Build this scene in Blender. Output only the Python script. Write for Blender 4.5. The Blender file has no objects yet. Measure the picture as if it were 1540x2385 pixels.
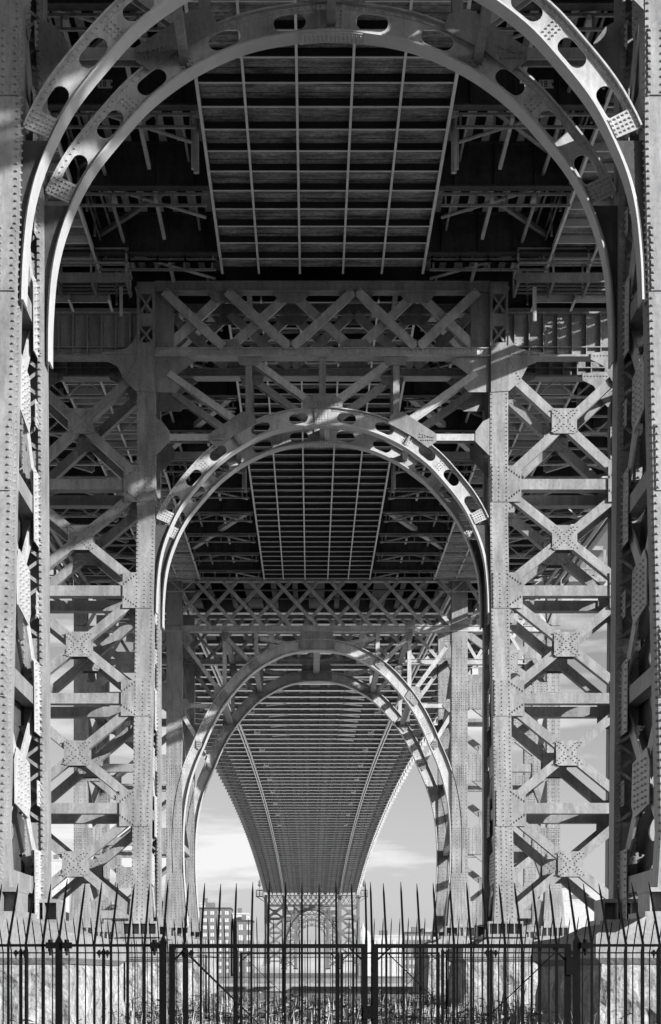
import bpy, math, random
from mathutils import Vector, noise
R = math.radians
scene = bpy.context.scene
COL = scene.collection
random.seed(7)
E = 1.65                                   # eye height; heights below are written relative to the eye

# ------------------------------------------------------------------ camera, sky, sun, exposure
cam = bpy.data.cameras.new('camera'); camo = bpy.data.objects.new('camera', cam); COL.objects.link(camo)
camo.location = (-0.47, 0, E); camo.rotation_euler = (R(90), 0, 0)
cam.sensor_fit = 'VERTICAL'; cam.sensor_height = 36; cam.lens = 3665/2385*36
cam.shift_x = 46/2385; cam.shift_y = 1072.5/2385
cam.clip_start = 0.1; cam.clip_end = 8000
scene.camera = camo

SUN = Vector((-1.0, 0.80, -0.37)).normalized()          # the way the light travels
elev = math.asin(-SUN.z); azim = math.atan2(-SUN.x, -SUN.y)
world = bpy.data.worlds.new('World'); scene.world = world; world.use_nodes = True
nt = world.node_tree; nt.nodes.clear()
def wn(t, **k):
    n = nt.nodes.new(t)
    for a, b in k.items(): setattr(n, a, b)
    return n
out = wn('ShaderNodeOutputWorld'); bg = wn('ShaderNodeBackground'); bg.inputs[1].default_value = 0.13
sky = wn('ShaderNodeTexSky', sky_type='NISHITA', sun_disc=False, sun_elevation=elev, sun_rotation=azim, altitude=0, air_density=1.0, dust_density=2.0, ozone_density=1.0)
bw = wn('ShaderNodeSeparateColor'); nt.links.new(sky.outputs[0], bw.inputs[0])
tc = wn('ShaderNodeTexCoord'); mp = wn('ShaderNodeMapping'); mp.inputs['Scale'].default_value = (1.1, 1.1, 7.5); mp.inputs['Location'].default_value = (0.72, 0.1, 0.12)
nt.links.new(tc.outputs['Generated'], mp.inputs[0])
ns = wn('ShaderNodeTexNoise'); ns.inputs['Scale'].default_value = 2.6; ns.inputs['Detail'].default_value = 9; ns.inputs['Roughness'].default_value = 0.58
nt.links.new(mp.outputs[0], ns.inputs[0])
cr = wn('ShaderNodeValToRGB'); cr.color_ramp.elements[0].position = 0.49; cr.color_ramp.elements[1].position = 0.62
nt.links.new(ns.outputs[0], cr.inputs[0])
mx = wn('ShaderNodeMixRGB'); mx.inputs[2].default_value = (4.7, 4.7, 4.7, 1)
dm = wn('ShaderNodeMath', operation='MULTIPLY'); dm.inputs[1].default_value = 0.66
nt.links.new(bw.outputs[0], dm.inputs[0])
cf = wn('ShaderNodeMath', operation='MULTIPLY'); cf.inputs[1].default_value = 0.85; nt.links.new(cr.outputs[0], cf.inputs[0])
sx = wn('ShaderNodeSeparateXYZ'); nt.links.new(tc.outputs['Generated'], sx.inputs[0])
hz = wn('ShaderNodeMapRange'); hz.inputs['From Min'].default_value = 0.0; hz.inputs['From Max'].default_value = 0.24; hz.inputs['To Min'].default_value = 0.40; hz.inputs['To Max'].default_value = 0.0
nt.links.new(sx.outputs[2], hz.inputs[0])
ad = wn('ShaderNodeMath', operation='MAXIMUM'); nt.links.new(cf.outputs[0], ad.inputs[0]); nt.links.new(hz.outputs[0], ad.inputs[1])
nt.links.new(ad.outputs[0], mx.inputs[0]); nt.links.new(dm.outputs[0], mx.inputs[1])
nt.links.new(mx.outputs[0], bg.inputs[0]); nt.links.new(bg.outputs[0], out.inputs[0])
sl = bpy.data.lights.new('sun', 'SUN'); sl.energy = 5.0; sl.angle = R(0.5); sl.color = (1, 1, 1)
so = bpy.data.objects.new('sun', sl); COL.objects.link(so); so.rotation_euler = SUN.to_track_quat('-Z', 'Y').to_euler()
so.location = (60, -50, 60)
vs = scene.view_settings; vs.view_transform = 'Standard'; vs.look = 'None'; vs.gamma = 1; vs.exposure = 0.72
scene.cycles.max_bounces = 6; scene.cycles.diffuse_bounces = 1; scene.cycles.use_denoising = True

# ------------------------------------------------------------------ materials (the place is seen in black and white)
def mat(name, base, var=0.25, rough=0.6, scale=(1.5, 1.5, 0.5), bump=0.0, bscale=25, metal=0.0, spec=0.4, speck=0.0):
    m = bpy.data.materials.new(name); m.use_nodes = True; t = m.node_tree; b = t.nodes['Principled BSDF']
    b.inputs['Roughness'].default_value = rough; b.inputs['Metallic'].default_value = metal; b.inputs['Specular IOR Level'].default_value = spec
    c = t.nodes.new('ShaderNodeNewGeometry'); mpn = t.nodes.new('ShaderNodeMapping'); mpn.inputs['Scale'].default_value = scale
    t.links.new(c.outputs['Position'], mpn.inputs[0])
    n = t.nodes.new('ShaderNodeTexNoise'); n.inputs['Scale'].default_value = 1.0; n.inputs['Detail'].default_value = 8; n.inputs['Roughness'].default_value = 0.65
    t.links.new(mpn.outputs[0], n.inputs[0])
    r = t.nodes.new('ShaderNodeValToRGB'); e = r.color_ramp.elements
    e[0].position = 0.30; e[1].position = 0.70
    lo, hi = base*(1-var), base*(1+var)
    e[0].color = (lo, lo, lo, 1); e[1].color = (hi, hi, hi, 1)
    t.links.new(n.outputs[0], r.inputs[0]); last = r.outputs[0]
    if speck:
        n2 = t.nodes.new('ShaderNodeTexNoise'); n2.inputs['Scale'].default_value = 9; n2.inputs['Detail'].default_value = 6; t.links.new(c.outputs['Position'], n2.inputs[0])
        r2 = t.nodes.new('ShaderNodeValToRGB'); r2.color_ramp.elements[0].position = 0.36; r2.color_ramp.elements[1].position = 0.5
        k = 1-speck; r2.color_ramp.elements[0].color = (k, k, k, 1); r2.color_ramp.elements[1].color = (1, 1, 1, 1); t.links.new(n2.outputs[0], r2.inputs[0])
        mm = t.nodes.new('ShaderNodeMixRGB'); mm.blend_type = 'MULTIPLY'; mm.inputs[0].default_value = 1
        t.links.new(last, mm.inputs[1]); t.links.new(r2.outputs[0], mm.inputs[2]); last = mm.outputs[0]
    if speck:                                   # run-down streaks and patched paint
        mp4 = t.nodes.new('ShaderNodeMapping'); mp4.inputs['Scale'].default_value = (5.5, 5.5, 0.55); t.links.new(c.outputs['Position'], mp4.inputs[0])
        n4 = t.nodes.new('ShaderNodeTexNoise'); n4.inputs['Scale'].default_value = 1.0; n4.inputs['Detail'].default_value = 7; n4.inputs['Roughness'].default_value = 0.7; t.links.new(mp4.outputs[0], n4.inputs[0])
        r4 = t.nodes.new('ShaderNodeValToRGB'); r4.color_ramp.elements[0].position = 0.38; r4.color_ramp.elements[1].position = 0.62
        k = 1-speck*1.3; r4.color_ramp.elements[0].color = (k, k, k, 1); r4.color_ramp.elements[1].color = (1.1, 1.1, 1.1, 1); t.links.new(n4.outputs[0], r4.inputs[0])
        m4 = t.nodes.new('ShaderNodeMixRGB'); m4.blend_type = 'MULTIPLY'; m4.inputs[0].default_value = 1
        t.links.new(last, m4.inputs[1]); t.links.new(r4.outputs[0], m4.inputs[2]); last = m4.outputs[0]
    t.links.new(last, b.inputs['Base Color'])
    if bump:
        n3 = t.nodes.new('ShaderNodeTexNoise'); n3.inputs['Scale'].default_value = bscale; n3.inputs['Detail'].default_value = 5; t.links.new(c.outputs['Position'], n3.inputs[0])
        bp = t.nodes.new('ShaderNodeBump'); bp.inputs['Strength'].default_value = bump; bp.inputs['Distance'].default_value = 0.05
        t.links.new(n3.outputs[0], bp.inputs['Height']); t.links.new(bp.outputs[0], b.inputs['Normal'])
    return m
STEEL = mat('painted_steel', 0.24, 0.32, 0.42, (1.2, 1.2, 0.45), 0.25, 6, speck=0.15)
FLG = mat('bounce_light_flange', 0.45, 0.12, 0.4, (1.5, 1.5, 1.5), 0.1, 8)  # pale tone paints ground-bounced light onto the arch undersides
STEEL2 = mat('lightened_steel', 0.40, 0.25, 0.42, (1.2, 1.2, 1.2), 0.2, 8, speck=0.12)  # paler copy of the steel, painting in light on lattice, braces and chords
BEAMM = mat('dark_beam', 0.055, 0.5, 0.6, (1, 1, 1), 0.3, 7, speck=0.2); SHADEM = mat('painted_shade_plate', 0.05, 0.5, 0.6, (1, 1, 1), 0.3, 7)  # the plate tone holds painted shade for haunch and leg plates
DARK = mat('painted_shade_steel', 0.022, 0.45, 0.7, (0.9, 0.9, 0.9), 0.3, 7)  # near-black colour standing for shade on soffit ribs and portal beams
RIBM = mat('soffit_rib_paint', 0.72, 0.15, 0.5)
SOFF = mat('soffit_sheet', 0.27, 0.9, 0.6, (0.7, 3.6, 0.8), 0.3, 4, speck=0.3)
SPANM = mat('span_steel', 0.40, 0.25, 0.6, (0.25, 0.25, 0.25))
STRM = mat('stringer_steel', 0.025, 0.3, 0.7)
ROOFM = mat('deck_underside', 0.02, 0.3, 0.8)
GRAN = mat('rough_granite', 0.34, 0.40, 0.85, (1.6, 1.6, 1.6), 0.9, 9, speck=0.35)
CAPM = mat('dressed_granite', 0.26, 0.22, 0.8, (0.9, 0.9, 1.2), 0.35, 12, speck=0.12)
IRON = mat('black_iron', 0.004, 0.3, 0.55, (4, 4, 4), 0.1, 60, spec=0.05)
GROUND = mat('dry_ground', 0.15, 0.45, 0.9, (0.6, 0.6, 0.6), 0.8, 6)
WATER = mat('river_water', 0.55, 0.2, 0.7, (0.05, 0.2, 1), 0.4, 1.2)  # far paler than water: glare painted in, bouncing light under the span
BRICK = mat('grey_brick', 0.13, 0.12, 0.85, (0.3, 0.3, 0.3)); PALE = mat('pale_masonry', 0.42, 0.12, 0.85, (0.2, 0.2, 0.2))
GLASS = mat('window_glass', 0.45, 0.3, 0.15, (0.5, 0.5, 0.5)); CAPM2 = mat('pale_paving', 0.24, 0.3, 0.85, (0.5, 0.5, 0.5), 0.4, 5, speck=0.25); DROOF = mat('dark_roofing', 0.05, 0.2, 0.8)
SIGNW = mat('white_enamel', 0.75, 0.05, 0.5); SIGNK = mat('black_lettering', 0.02, 0.05, 0.6)
LEAF = mat('dry_weeds', 0.34, 0.6, 0.8, (5, 5, 5)); LEAF2 = mat('green_weeds', 0.20, 0.5, 0.8, (5, 5, 5))

# ------------------------------------------------------------------ mesh helper
class MB:
    def __init__(s): s.v = []; s.f = []
    def add(s, vs, fs):
        o = len(s.v); s.v += [tuple(p) for p in vs]; s.f += [tuple(i+o for i in f) for f in fs]; return s
    def hexa(s, a, b):                       # two quads, corner to corner
        return s.add(list(a)+list(b), [(0,3,2,1),(4,5,6,7),(0,1,5,4),(1,2,6,5),(2,3,7,6),(3,0,4,7)])
    def box(s, x0, x1, y0, y1, z0, z1):
        return s.hexa([(x0,y0,z0),(x1,y0,z0),(x1,y1,z0),(x0,y1,z0)], [(x0,y0,z1),(x1,y0,z1),(x1,y1,z1),(x0,y1,z1)])
    def prism(s, poly, y0, y1):              # polygon in XZ
        n = len(poly)
        A = sum(poly[i][0]*poly[(i+1)%n][1]-poly[(i+1)%n][0]*poly[i][1] for i in range(n))
        if A < 0: poly = poly[::-1]
        vs = [(x,y0,z) for x,z in poly]+[(x,y1,z) for x,z in poly]
        return s.add(vs, [tuple(range(n)), tuple(range(2*n-1,n-1,-1))]+[(i,i+n,(i+1)%n+n,(i+1)%n) for i in range(n)])
    def bar(s, p, q, w, y0, y1):             # flat bar in XZ
        d = Vector((q[0]-p[0], q[1]-p[1])); d.normalize(); nx, nz = -d.y*w/2, d.x*w/2
        return s.prism([(p[0]+nx,p[1]+nz),(p[0]-nx,p[1]-nz),(q[0]-nx,q[1]-nz),(q[0]+nx,q[1]+nz)], y0, y1)
    def ibar(s, p, q, w, y0, y1, t=0.035):   # two cover plates and a web between
        s.bar(p, q, w, y0, y0+t); s.bar(p, q, w, y1-t, y1); return s.bar(p, q, t, y0+t, y1-t)
    def cbar(s, p, q, w, y0, y1, t=0.035):   # front plate with two turned-in sides, open behind
        d = Vector((q[0]-p[0], q[1]-p[1])); d.normalize(); nx, nz = -d.y*(w/2-t), d.x*(w/2-t)
        s.bar(p, q, w, y0, y0+t)
        for g in (-1, 1): s.bar((p[0]+g*nx,p[1]+g*nz), (q[0]+g*nx,q[1]+g*nz), t, y0+t, y1)
        return s
    def bar3(s, p, q, w, h, up=(0,0,1)):
        p, q = Vector(p), Vector(q); d = (q-p).normalized(); u = Vector(up)
        if abs(d.dot(u)) > .98: u = Vector((0,1,0))
        a = d.cross(u).normalized()*w/2; b = a.cross(d).normalized()*h/2
        return s.hexa([p-a-b,p+a-b,p+a+b,p-a+b][::-1], [q-a-b,q+a-b,q+a+b,q-a+b][::-1])
    def riv(s, c, ax, r=0.026, n=6):  # domed rivet head facing along ax
        r *= 1.3; h = r*1.25; c = Vector(c); ax = Vector(ax); u = Vector((0,0,1)) if abs(ax.z) < .9 else Vector((1,0,0)); a = ax.cross(u).normalized(); b = ax.cross(a)
        vs = [c+(a*math.cos(k*6.2832/n)+b*math.sin(k*6.2832/n))*r for k in range(n)]
        vs += [c+ax*h+(a*math.cos(k*6.2832/n)+b*math.sin(k*6.2832/n))*r*.55 for k in range(n)]
        return s.add(vs, [(k,(k+1)%n,(k+1)%n+n,k+n) for k in range(n)]+[tuple(range(n,2*n))])
    def tube(s, pts, r, n=8):
        k = len(pts); vs = []
        for i, p in enumerate(pts):
            p = Vector(p); d = (Vector(pts[min(i+1,k-1)])-Vector(pts[max(i-1,0)])).normalized()
            u = Vector((0,0,1)) if abs(d.z) < .9 else Vector((1,0,0)); a = d.cross(u).normalized(); b = d.cross(a)
            rr = r[i] if isinstance(r, (list,tuple)) else r
            vs += [p+(a*math.cos(j*6.2832/n)+b*math.sin(j*6.2832/n))*rr for j in range(n)]
        fs = [(i*n+j, i*n+(j+1)%n, (i+1)*n+(j+1)%n, (i+1)*n+j) for i in range(k-1) for j in range(n)]
        return s.add(vs, fs+[tuple(range(n))[::-1], tuple(range((k-1)*n, k*n))])
    warp = None
    def build(s, name, m, parent=None, dz=E):
        if MB.warp: s.v = [MB.warp(p) for p in s.v]
        me = bpy.data.meshes.new(name); me.from_pydata([(x,y,z+dz) for x,y,z in s.v], [], s.f); me.materials.append(m); me.update()
        o = bpy.data.objects.new(name, me); COL.objects.link(o)
        if parent: o.parent = parent
        return o
def tag(o, label=None, cat=None, group=None, kind=None):
    if label: o['label'] = label
    if cat: o['category'] = cat
    if group: o['group'] = group
    if kind: o['kind'] = kind
    return o
def thing(name, label, cat, loc=(0,0,0), group=None):
    o = bpy.data.objects.new(name, None); COL.objects.link(o); o.location = loc; o.empty_display_size = 0.5
    return tag(o, label, cat, group)
def kids(o): return [c for c in COL.objects if c.parent == o]
def dup(o, loc, label):
    r = o.copy(); COL.objects.link(r); r.location = loc; r['label'] = label
    for c in kids(o):
        d = c.copy(); COL.objects.link(d); d.parent = r
        for g in kids(c):
            e = g.copy(); COL.objects.link(e); e.parent = d
    return r

# ------------------------------------------------------------------ arch curves
def resample(pts, step=0.22):
    P = [(-x, z) for x, z in pts[::-1] if x > 0.01]+[(x, z) for x, z in pts]
    o = []
    n = len(P)
    for i in range(n-1):
        a, b, c, d = [Vector(P[max(0, min(n-1, k))]) for k in (i-1, i, i+1, i+2)]
        m = max(2, int((c-b).length/0.08))
        for j in range(m):
            t = j/m
            o.append(0.5*((2*b)+(c-a)*t+(2*a-5*b+4*c-d)*t*t+(3*b-a-3*c+d)*t**3))
    o.append(Vector(P[-1]))
    L = [0]
    for i in range(1, len(o)): L.append(L[-1]+(o[i]-o[i-1]).length)
    N = int(L[-1]/step); res = []; j = 0
    for k in range(N+1):
        s = L[-1]*k/N
        while j < len(L)-2 and L[j+1] < s: j += 1
        t = (s-L[j])/max(1e-9, L[j+1]-L[j]); res.append(o[j].lerp(o[j+1], t))
    return res, L[-1]
class Curve:
    def __init__(s, pts):
        s.p, s.L = resample(pts); s.n = len(s.p)
    def at(s, u, t=0):                       # u = arc length from the crown, t = outward offset
        k = (u+s.L/2)/s.L*(s.n-1); k = max(0, min(s.n-1.001, k)); i = int(k); f = k-i
        p = s.p[i].lerp(s.p[i+1], f)
        a = s.p[max(0, i-1)]; b = s.p[min(s.n-1, i+2)]; d = (b-a).normalized()
        return (p.x-d.y*t, p.y+d.x*t)
    def u_at_z(s, z):
        best = 0
        for k in range(400):
            u = s.L/2*k/399
            if s.at(u)[1] >= z: best = u
        return best
def flange(mb, cv, u0, u1, t0, t1, y0, y1, step=0.25):
    n = max(2, int((u1-u0)/step)); ring = []
    for k in range(n+1):
        u = u0+(u1-u0)*k/n; a = cv.at(u, t0); b = cv.at(u, t1)
        ring.append([(a[0],y0,a[1]),(a[0],y1,a[1]),(b[0],y1,b[1]),(b[0],y0,b[1])])
    vs = [p for r in ring for p in r]; fs = [(0,1,2,3), (4*n+3,4*n+2,4*n+1,4*n)]
    for k in range(n):
        for j in range(4): fs.append((4*k+j, 4*k+4+j, 4*k+4+(j+1)%4, 4*k+(j+1)%4))
    mb.add(vs, fs)
def web_with_holes(mb, cv, u0, u1, t0, t1, y0, y1, holes, hl, hw):
    cells = []; cur = u0
    for h in sorted(holes):
        a, b = h-hl/2-.12, h+hl/2+.12
        if a <= cur or b >= u1: continue
        cells.append((cur, a, None)); cells.append((a, b, h)); cur = b
    cells.append((cur, u1, None)); tm = (t0+t1)/2; ht = (t1-t0)/2
    for a, b, h in cells:
        if h is None: flange(mb, cv, a, b, t0, t1, y0, y1)
        else:
            N = 28; hu = (b-a)/2; inn = []; ou = []
            for k in range(N):
                th = 6.28318*k/N; c, s_ = math.cos(th), math.sin(th)
                sc = 1/max(abs(c)/hu, abs(s_)/ht) if k % 1 == 0 else 1
                ou.append((h+c*sc, tm+s_*sc))
                # stadium
                st = hl/2-hw/2; dx = c*10; dt = s_*10
                lo, hi = 0, 1
                for _ in range(18):
                    m = (lo+hi)/2; x, y = dx*m, dt*m; cx = max(-st, min(st, x))
                    if (x-cx)**2+y*y < (hw/2)**2: lo = m
                    else: hi = m
                inn.append((h+dx*lo, tm+dt*lo))
            for cs in ((-1,-1),(1,-1),(1,1),(-1,1)):            # snap corners
                k = min(range(N), key=lambda q: (ou[q][0]-(h+cs[0]*hu))**2+(ou[q][1]-(tm+cs[1]*ht))**2); ou[k] = (h+cs[0]*hu, tm+cs[1]*ht)
            I = [cv.at(*q) for q in inn]; O = [cv.at(*q) for q in ou]
            vs = [(x,y0,z) for x,z in I]+[(x,y0,z) for x,z in O]+[(x,y1,z) for x,z in I]+[(x,y1,z) for x,z in O]
            fs = []
            for k in range(N):
                j = (k+1)%N; fs += [(k,k+N,j+N,j), (k+2*N,j+2*N,j+3*N,k+3*N), (k,j,j+2*N,k+2*N)]
            mb.add(vs, fs)
A_HALF = [(0,21.93),(0.72,21.88),(1.96,21.64),(3.21,21.07),(4.2,20.35),(4.9,19.6),(5.5,18.86),(5.85,18.28),(6.05,17.85),(6.25,17.35),(6.4,16.85),(6.52,16.2),(6.6,15.2),(6.62,14.3)]
CVA = Curve(A_HALF)
M_HALF = [(0,24.4),(1.4,24.3),(2.74,23.95),(4.66,22.85),(6.17,21.35),(7.2,19.95),(8.0,18.5),(8.6,17.1),(9.2,15.7),(9.7,14.1),(10.02,12.3),(10.15,10.1),(10.1,7.6),(9.9,4.8),(9.75,3.0)]
CVM = Curve(M_HALF)

def rows(a, b, step):
    n = max(1, int(round(abs(b-a)/step))); return [a+(b-a)*k/n for k in range(n+1)]
def xplate(mb, cx, cz, hw, hh, y0, y1, riv=True, r=0.026):
    c = hw*0.16
    mb.prism([(cx-hw+c,cz-hh),(cx+hw-c,cz-hh),(cx+hw,cz-hh+c),(cx+hw,cz+hh-c),(cx+hw-c,cz+hh),(cx-hw+c,cz+hh),(cx-hw,cz+hh-c),(cx-hw,cz-hh+c)], y0, y1)
    if riv:
        for g in (-1, 1):
            for k in range(-5, 6):
                if abs(k) < 1: continue
                t = k/5.6
                for o in (-.075, .075): mb.riv((cx+t*hw+o, y0, cz+g*t*hh*.95-(g*o if abs(k) < 5 else 0)*.6), (0,-1,0), r)

# ------------------------------------------------------------------ the arched support towers near the camera
LEV = [24.3, 19.5, 15.2, 10.86, 6.47, 2.05]
def xi(z, bat): return 6.69+bat*max(0, 18-z)
def xo(z, bat): return 11.9+bat*max(0, 18-z)
def frame_a(root, y, rear, zb, bat, near):
    r = 0.028 if near else 0.024
    F = -1
    for s in (-1, 1):
        for fx, nm in ((xi, 'column'), (xo, 'column')):
            mb = MB(); W = 0.72
            def q(z, a, b): return [(s*(fx(z,bat)+a)), s*(fx(z,bat)+b)]
            zs = [zb, zb+1.2, 18, 24, 27.57]
            if not rear:
                for a, b in zip(zs[:-1], zs[1:]):
                    ea = 0.10 if a == zb else 0; 
                    xa0, xa1 = q(a, -ea, W+ea); xb0, xb1 = q(b, 0, W)
                    if b > 25:                       # laced head of the column
                        for lo, hi in ((24, 25.15), (25.8, 26.3), (27.1, 27.57)): mb.box(min(xb0,xb1), max(xb0,xb1), y, y+.6, lo, hi)
                        for lo, hi in ((25.15, 25.8), (26.3, 27.1)):
                            mb.box(s*fx(25,bat)-0 if s > 0 else s*fx(25,bat)-.1, s*fx(25,bat)+.1 if s > 0 else s*fx(25,bat), y, y+.6, lo, hi)
                            e = s*(fx(25,bat)+W); mb.box(min(e, e-s*.1), max(e, e-s*.1), y, y+.6, lo, hi)
                            c0, c1 = s*fx(25,bat)+s*.09, e-s*.09
                            mb.bar((c0,lo),(c1,hi), .09, y+.01, y+.04); mb.bar((c0,hi),(c1,lo), .09, y+.045, y+.075)
                    else:
                        mb.hexa([(xa0,y,a),(xa1,y,a),(xa1,y+.62,a),(xa0,y+.62,a)], [(xb0,y,b),(xb1,y,b),(xb1,y+.62,b),(xb0,y+.62,b)])
                for z in rows(zb+.2, 23.9, 0.165):
                    x0, x1 = q(z, .06, W-.06)
                    mb.riv((x0,y,z),(0,-1,0),r); mb.riv((x1,y,z),(0,-1,0),r)
                    if near: mb.riv((s*fx(z,bat),y+.09,z),(-s,0,0),r)
                for z in rows(zb+.1, zb+7.5, 0.165):
                    x0, x1 = q(z, .26, W-.26); mb.riv((x0,y,z),(0,-1,0),r*.9); mb.riv((x1,y,z),(0,-1,0),r*.9)
            else:
                # laced face towards the camera, solid back
                for (a, b), (t0, t1, d0, d1) in [((0,0), k) for k in ((0,.15,0,.05),(.45,.6,0,.05),(0,.03,.05,.62),(W-.03,W,.05,.62),(.03,W-.03,.58,.61))]:
                    for za, zc in zip(zs[:-1], zs[1:]):
                        A0, A1 = q(za, t0, t1); B0, B1 = q(zc, t0, t1)
                        mb.hexa([(A0,y+d0,za),(A1,y+d0,za),(A1,y+d1,za),(A0,y+d1,za)], [(B0,y+d0,zc),(B1,y+d0,zc),(B1,y+d1,zc),(B0,y+d1,zc)])
                z = zb+.6; k = 0
                while z < 26.6:
                    x0, x1 = q(z, .09, .52)
                    if k % 7 in (0, 1):
                        mb.box(min(x0,x1)-.05, max(x0,x1)+.05, y+.052, y+.08, z, z+.62)
                    else:
                        mb.bar((x0,z),(x1,z+.31), .075, y+.055, y+.08); mb.bar((x1,z+.31),(x0,z+.62), .075, y+.055, y+.08)
                    for zz in (z, z+.16, z+.31, z+.47):
                        mb.riv((x0,y,zz),(0,-1,0),r); mb.riv((x1,y,zz),(0,-1,0),r)
                    z += .62; k += 1
            c = mb.build('column', STEEL, root)
            sh = MB(); x0, x1 = q(zb, -.32, W+.32); x0, x1 = min(x0,x1), max(x0,x1)
            sh.box(x0-.12, x1+.12, y-.35, y+.97, zb-.62, zb-.5)
            sh.box(x0, x1, y-.2, y+.82, zb-.09, zb)
            for k in range(5):
                xx = x0+.03+(x1-x0-.06)*k/4; sh.box(xx-.02, xx+.02, y-.2, y+.8, zb-.5, zb-.09)
            sh.box(x0+.1, x1-.1, y+.15, y+.2, zb-.5, zb-.09)
            sh.build('base_shoe', STEEL, c)
    # chords
    m = MB(); m.box(-6.69, 6.69, y+.08, y+.12, 27.25, 27.57); m.box(-6.69, 6.69, y+.0, y+.5, 27.22, 27.25); m.box(-6.69,6.69,y-.02,y+.5,27.57,27.60); m.build('top_chord', STEEL, root)
    m = MB(); m.box(-6.69, 6.69, y+.1, y+.14, 24.63, 24.92); m.box(-6.69, 6.69, y-.08, y+.5, 24.58, 24.63); m.box(-6.69, 6.69, y+.02, y+.5, 24.92, 24.96)
    for x in rows(-6.5, 6.5, .17): m.riv((x,y+.1,24.70),(0,-1,0),r*.9); m.riv((x,y+.1,24.86),(0,-1,0),r*.9)
    m.build('bottom_chord', STEEL2, root)
    nd = [-6.38, -3.87, -1.24, 1.33, 3.81, 6.3]; fr = [1, 1, -1, 1, -1]
    for i in range(5):
        a, b = nd[i]+.05, nd[i+1]-.1
        for lay, sg in ((0, fr[i]), (1, -fr[i])):
            p, q_ = ((a,27.2),(b,24.98)) if sg > 0 else ((a,24.98),(b,27.2))
            yy = y+.0 if lay == 0 else y+.26
            mm = MB().cbar(p, q_, .36, yy, yy+.2); mm.build('web_diagonal', STEEL2, root)
    for x in (-6.38, -3.87, -1.24, 1.33, 3.81, 6.3):
        for zt, zc, sg in ((27.2, 26.85, -1), (24.98, 25.3, 1)):
            m = MB(); w = .75 if (abs(x) < 6) else .35
            m.prism([(x-w,zt),(x+w,zt),(x+w*.55,zt+sg*.38),(x-w*.55,zt+sg*.38)], y+.215, y+.245)
            for k in range(5):
                xx = x-w*.5+w*k/4; m.riv((xx,y+.215,zt+sg*.1),(0,-1,0),r*.8); m.riv((xx,y+.215,zt+sg*.24),(0,-1,0),r*.8)
            m.build('gusset', STEEL, root)
    m = MB(); m.box(-6.69,-5.95,y+.25,y+.28,24.96,27.22); m.build('gusset', STEEL, root)
    m = MB(); m.box(5.95,6.69,y+.25,y+.28,24.96,27.22); m.build('gusset', STEEL, root)
    # outer plate girders + corner gussets
    for s in (-1, 1):
        m = MB(); g0, g1 = 7.41, 12.0
        a, b = sorted((s*g0, s*g1)); m.box(a, b, y+.3, y+.34, 24.68, 26.35); m.box(a, b, y+.02, y+.6, 24.60, 24.68); m.box(a,b,y+.1,y+.6,26.35,26.42)
        m.box(a,b,y+.12,y+.3,25.0,25.04)
        for k in range(8):
            x = a+(b-a)*(k+.5)/8; m.box(x-.02, x+.02, y+.14, y+.3, 24.68, 26.35)
            for z in rows(25.1, 26.2, .13):
                m.riv((x+.08,y+.3,z),(0,-1,0),r*.9)
                if k % 2: m.riv((x-.22,y+.3,z),(0,-1,0),r*.9); m.riv((x-.12,y+.3,z+.06),(0,-1,0),r*.9)
        m.build('plate_girder', STEEL, root)
        m = MB(); P = [(6.72,23.15),(7.44,23.2),(7.85,23.55),(8.2,24.2),(8.75,24.45),(8.85,24.72),(8.3,24.78),(7.85,24.9),(7.58,25.12),(7.42,25.45),(7.40,25.0),(6.72,25.0)]
        m.prism([(s*x,z) for x,z in P], y-.045, y-.01)
        for k in range(9): m.riv((s*(7.5+.14*k), y-.045, 24.65),(0,-1,0),r); m.riv((s*(7.45+.06*k), y-.045, 24.45-.11*k),(0,-1,0),r)
        m.build('gusset', STEEL, root)
        m = MB(); P = [(6.70,24.57),(5.35,24.57),(5.15,24.4),(5.65,24.05),(5.95,23.75),(5.6,23.45),(5.85,23.2),(6.70,23.2)]
        m.prism([(s*x,z) for x,z in P], y+.1, y+.13)
        m.build('gusset', STEEL, root)
        m = MB(); P = [(11.92,23.2),(11.6,23.5),(11.2,24.2),(10.7,24.45),(10.7,24.72),(11.92,24.8)]
        m.prism([(s*x,z) for x,z in P], y-.045, y-.01)
        for k in range(8): m.riv((s*(10.85+.13*k), y-.045, 24.6),(0,-1,0),r)
        m.build('gusset', STEEL, root)
        # X bays
        for i in range(5):
            zt, z0 = LEV[i]-.25, LEV[i+1]+.25; zc = (LEV[i]+LEV[i+1])/2+ (.12 if i == 0 else 0)
            if zc+1 < zb: continue
            x0, x1 = xi(zc,bat)+.72, xo(zc,bat); xc = (x0+x1)/2
            for P, Q, o in (((x0-.1,zt),(x1+.1,z0),0), ((x0-.1,z0),(x1+.1,zt),.045)):
                MB().cbar((s*P[0],P[1]),(s*Q[0],Q[1]), .36, y+.05+o, y+.48+o*.5).build('diagonal_brace', STEEL, root)
            m = MB(); xplate(m, s*xc, zc, .5, .5, y+.005, y+.04, True, r); m.build('gusset', STEEL, root)
            if near is False or True:
                m = MB(); m.prism([(s*xc-.5,zc-.5),(s*xc+.5,zc-.5),(s*xc+.5,zc+.5),(s*xc-.5,zc+.5)], y+.54, y+.57); m.build('gusset', STEEL, root)
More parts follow.
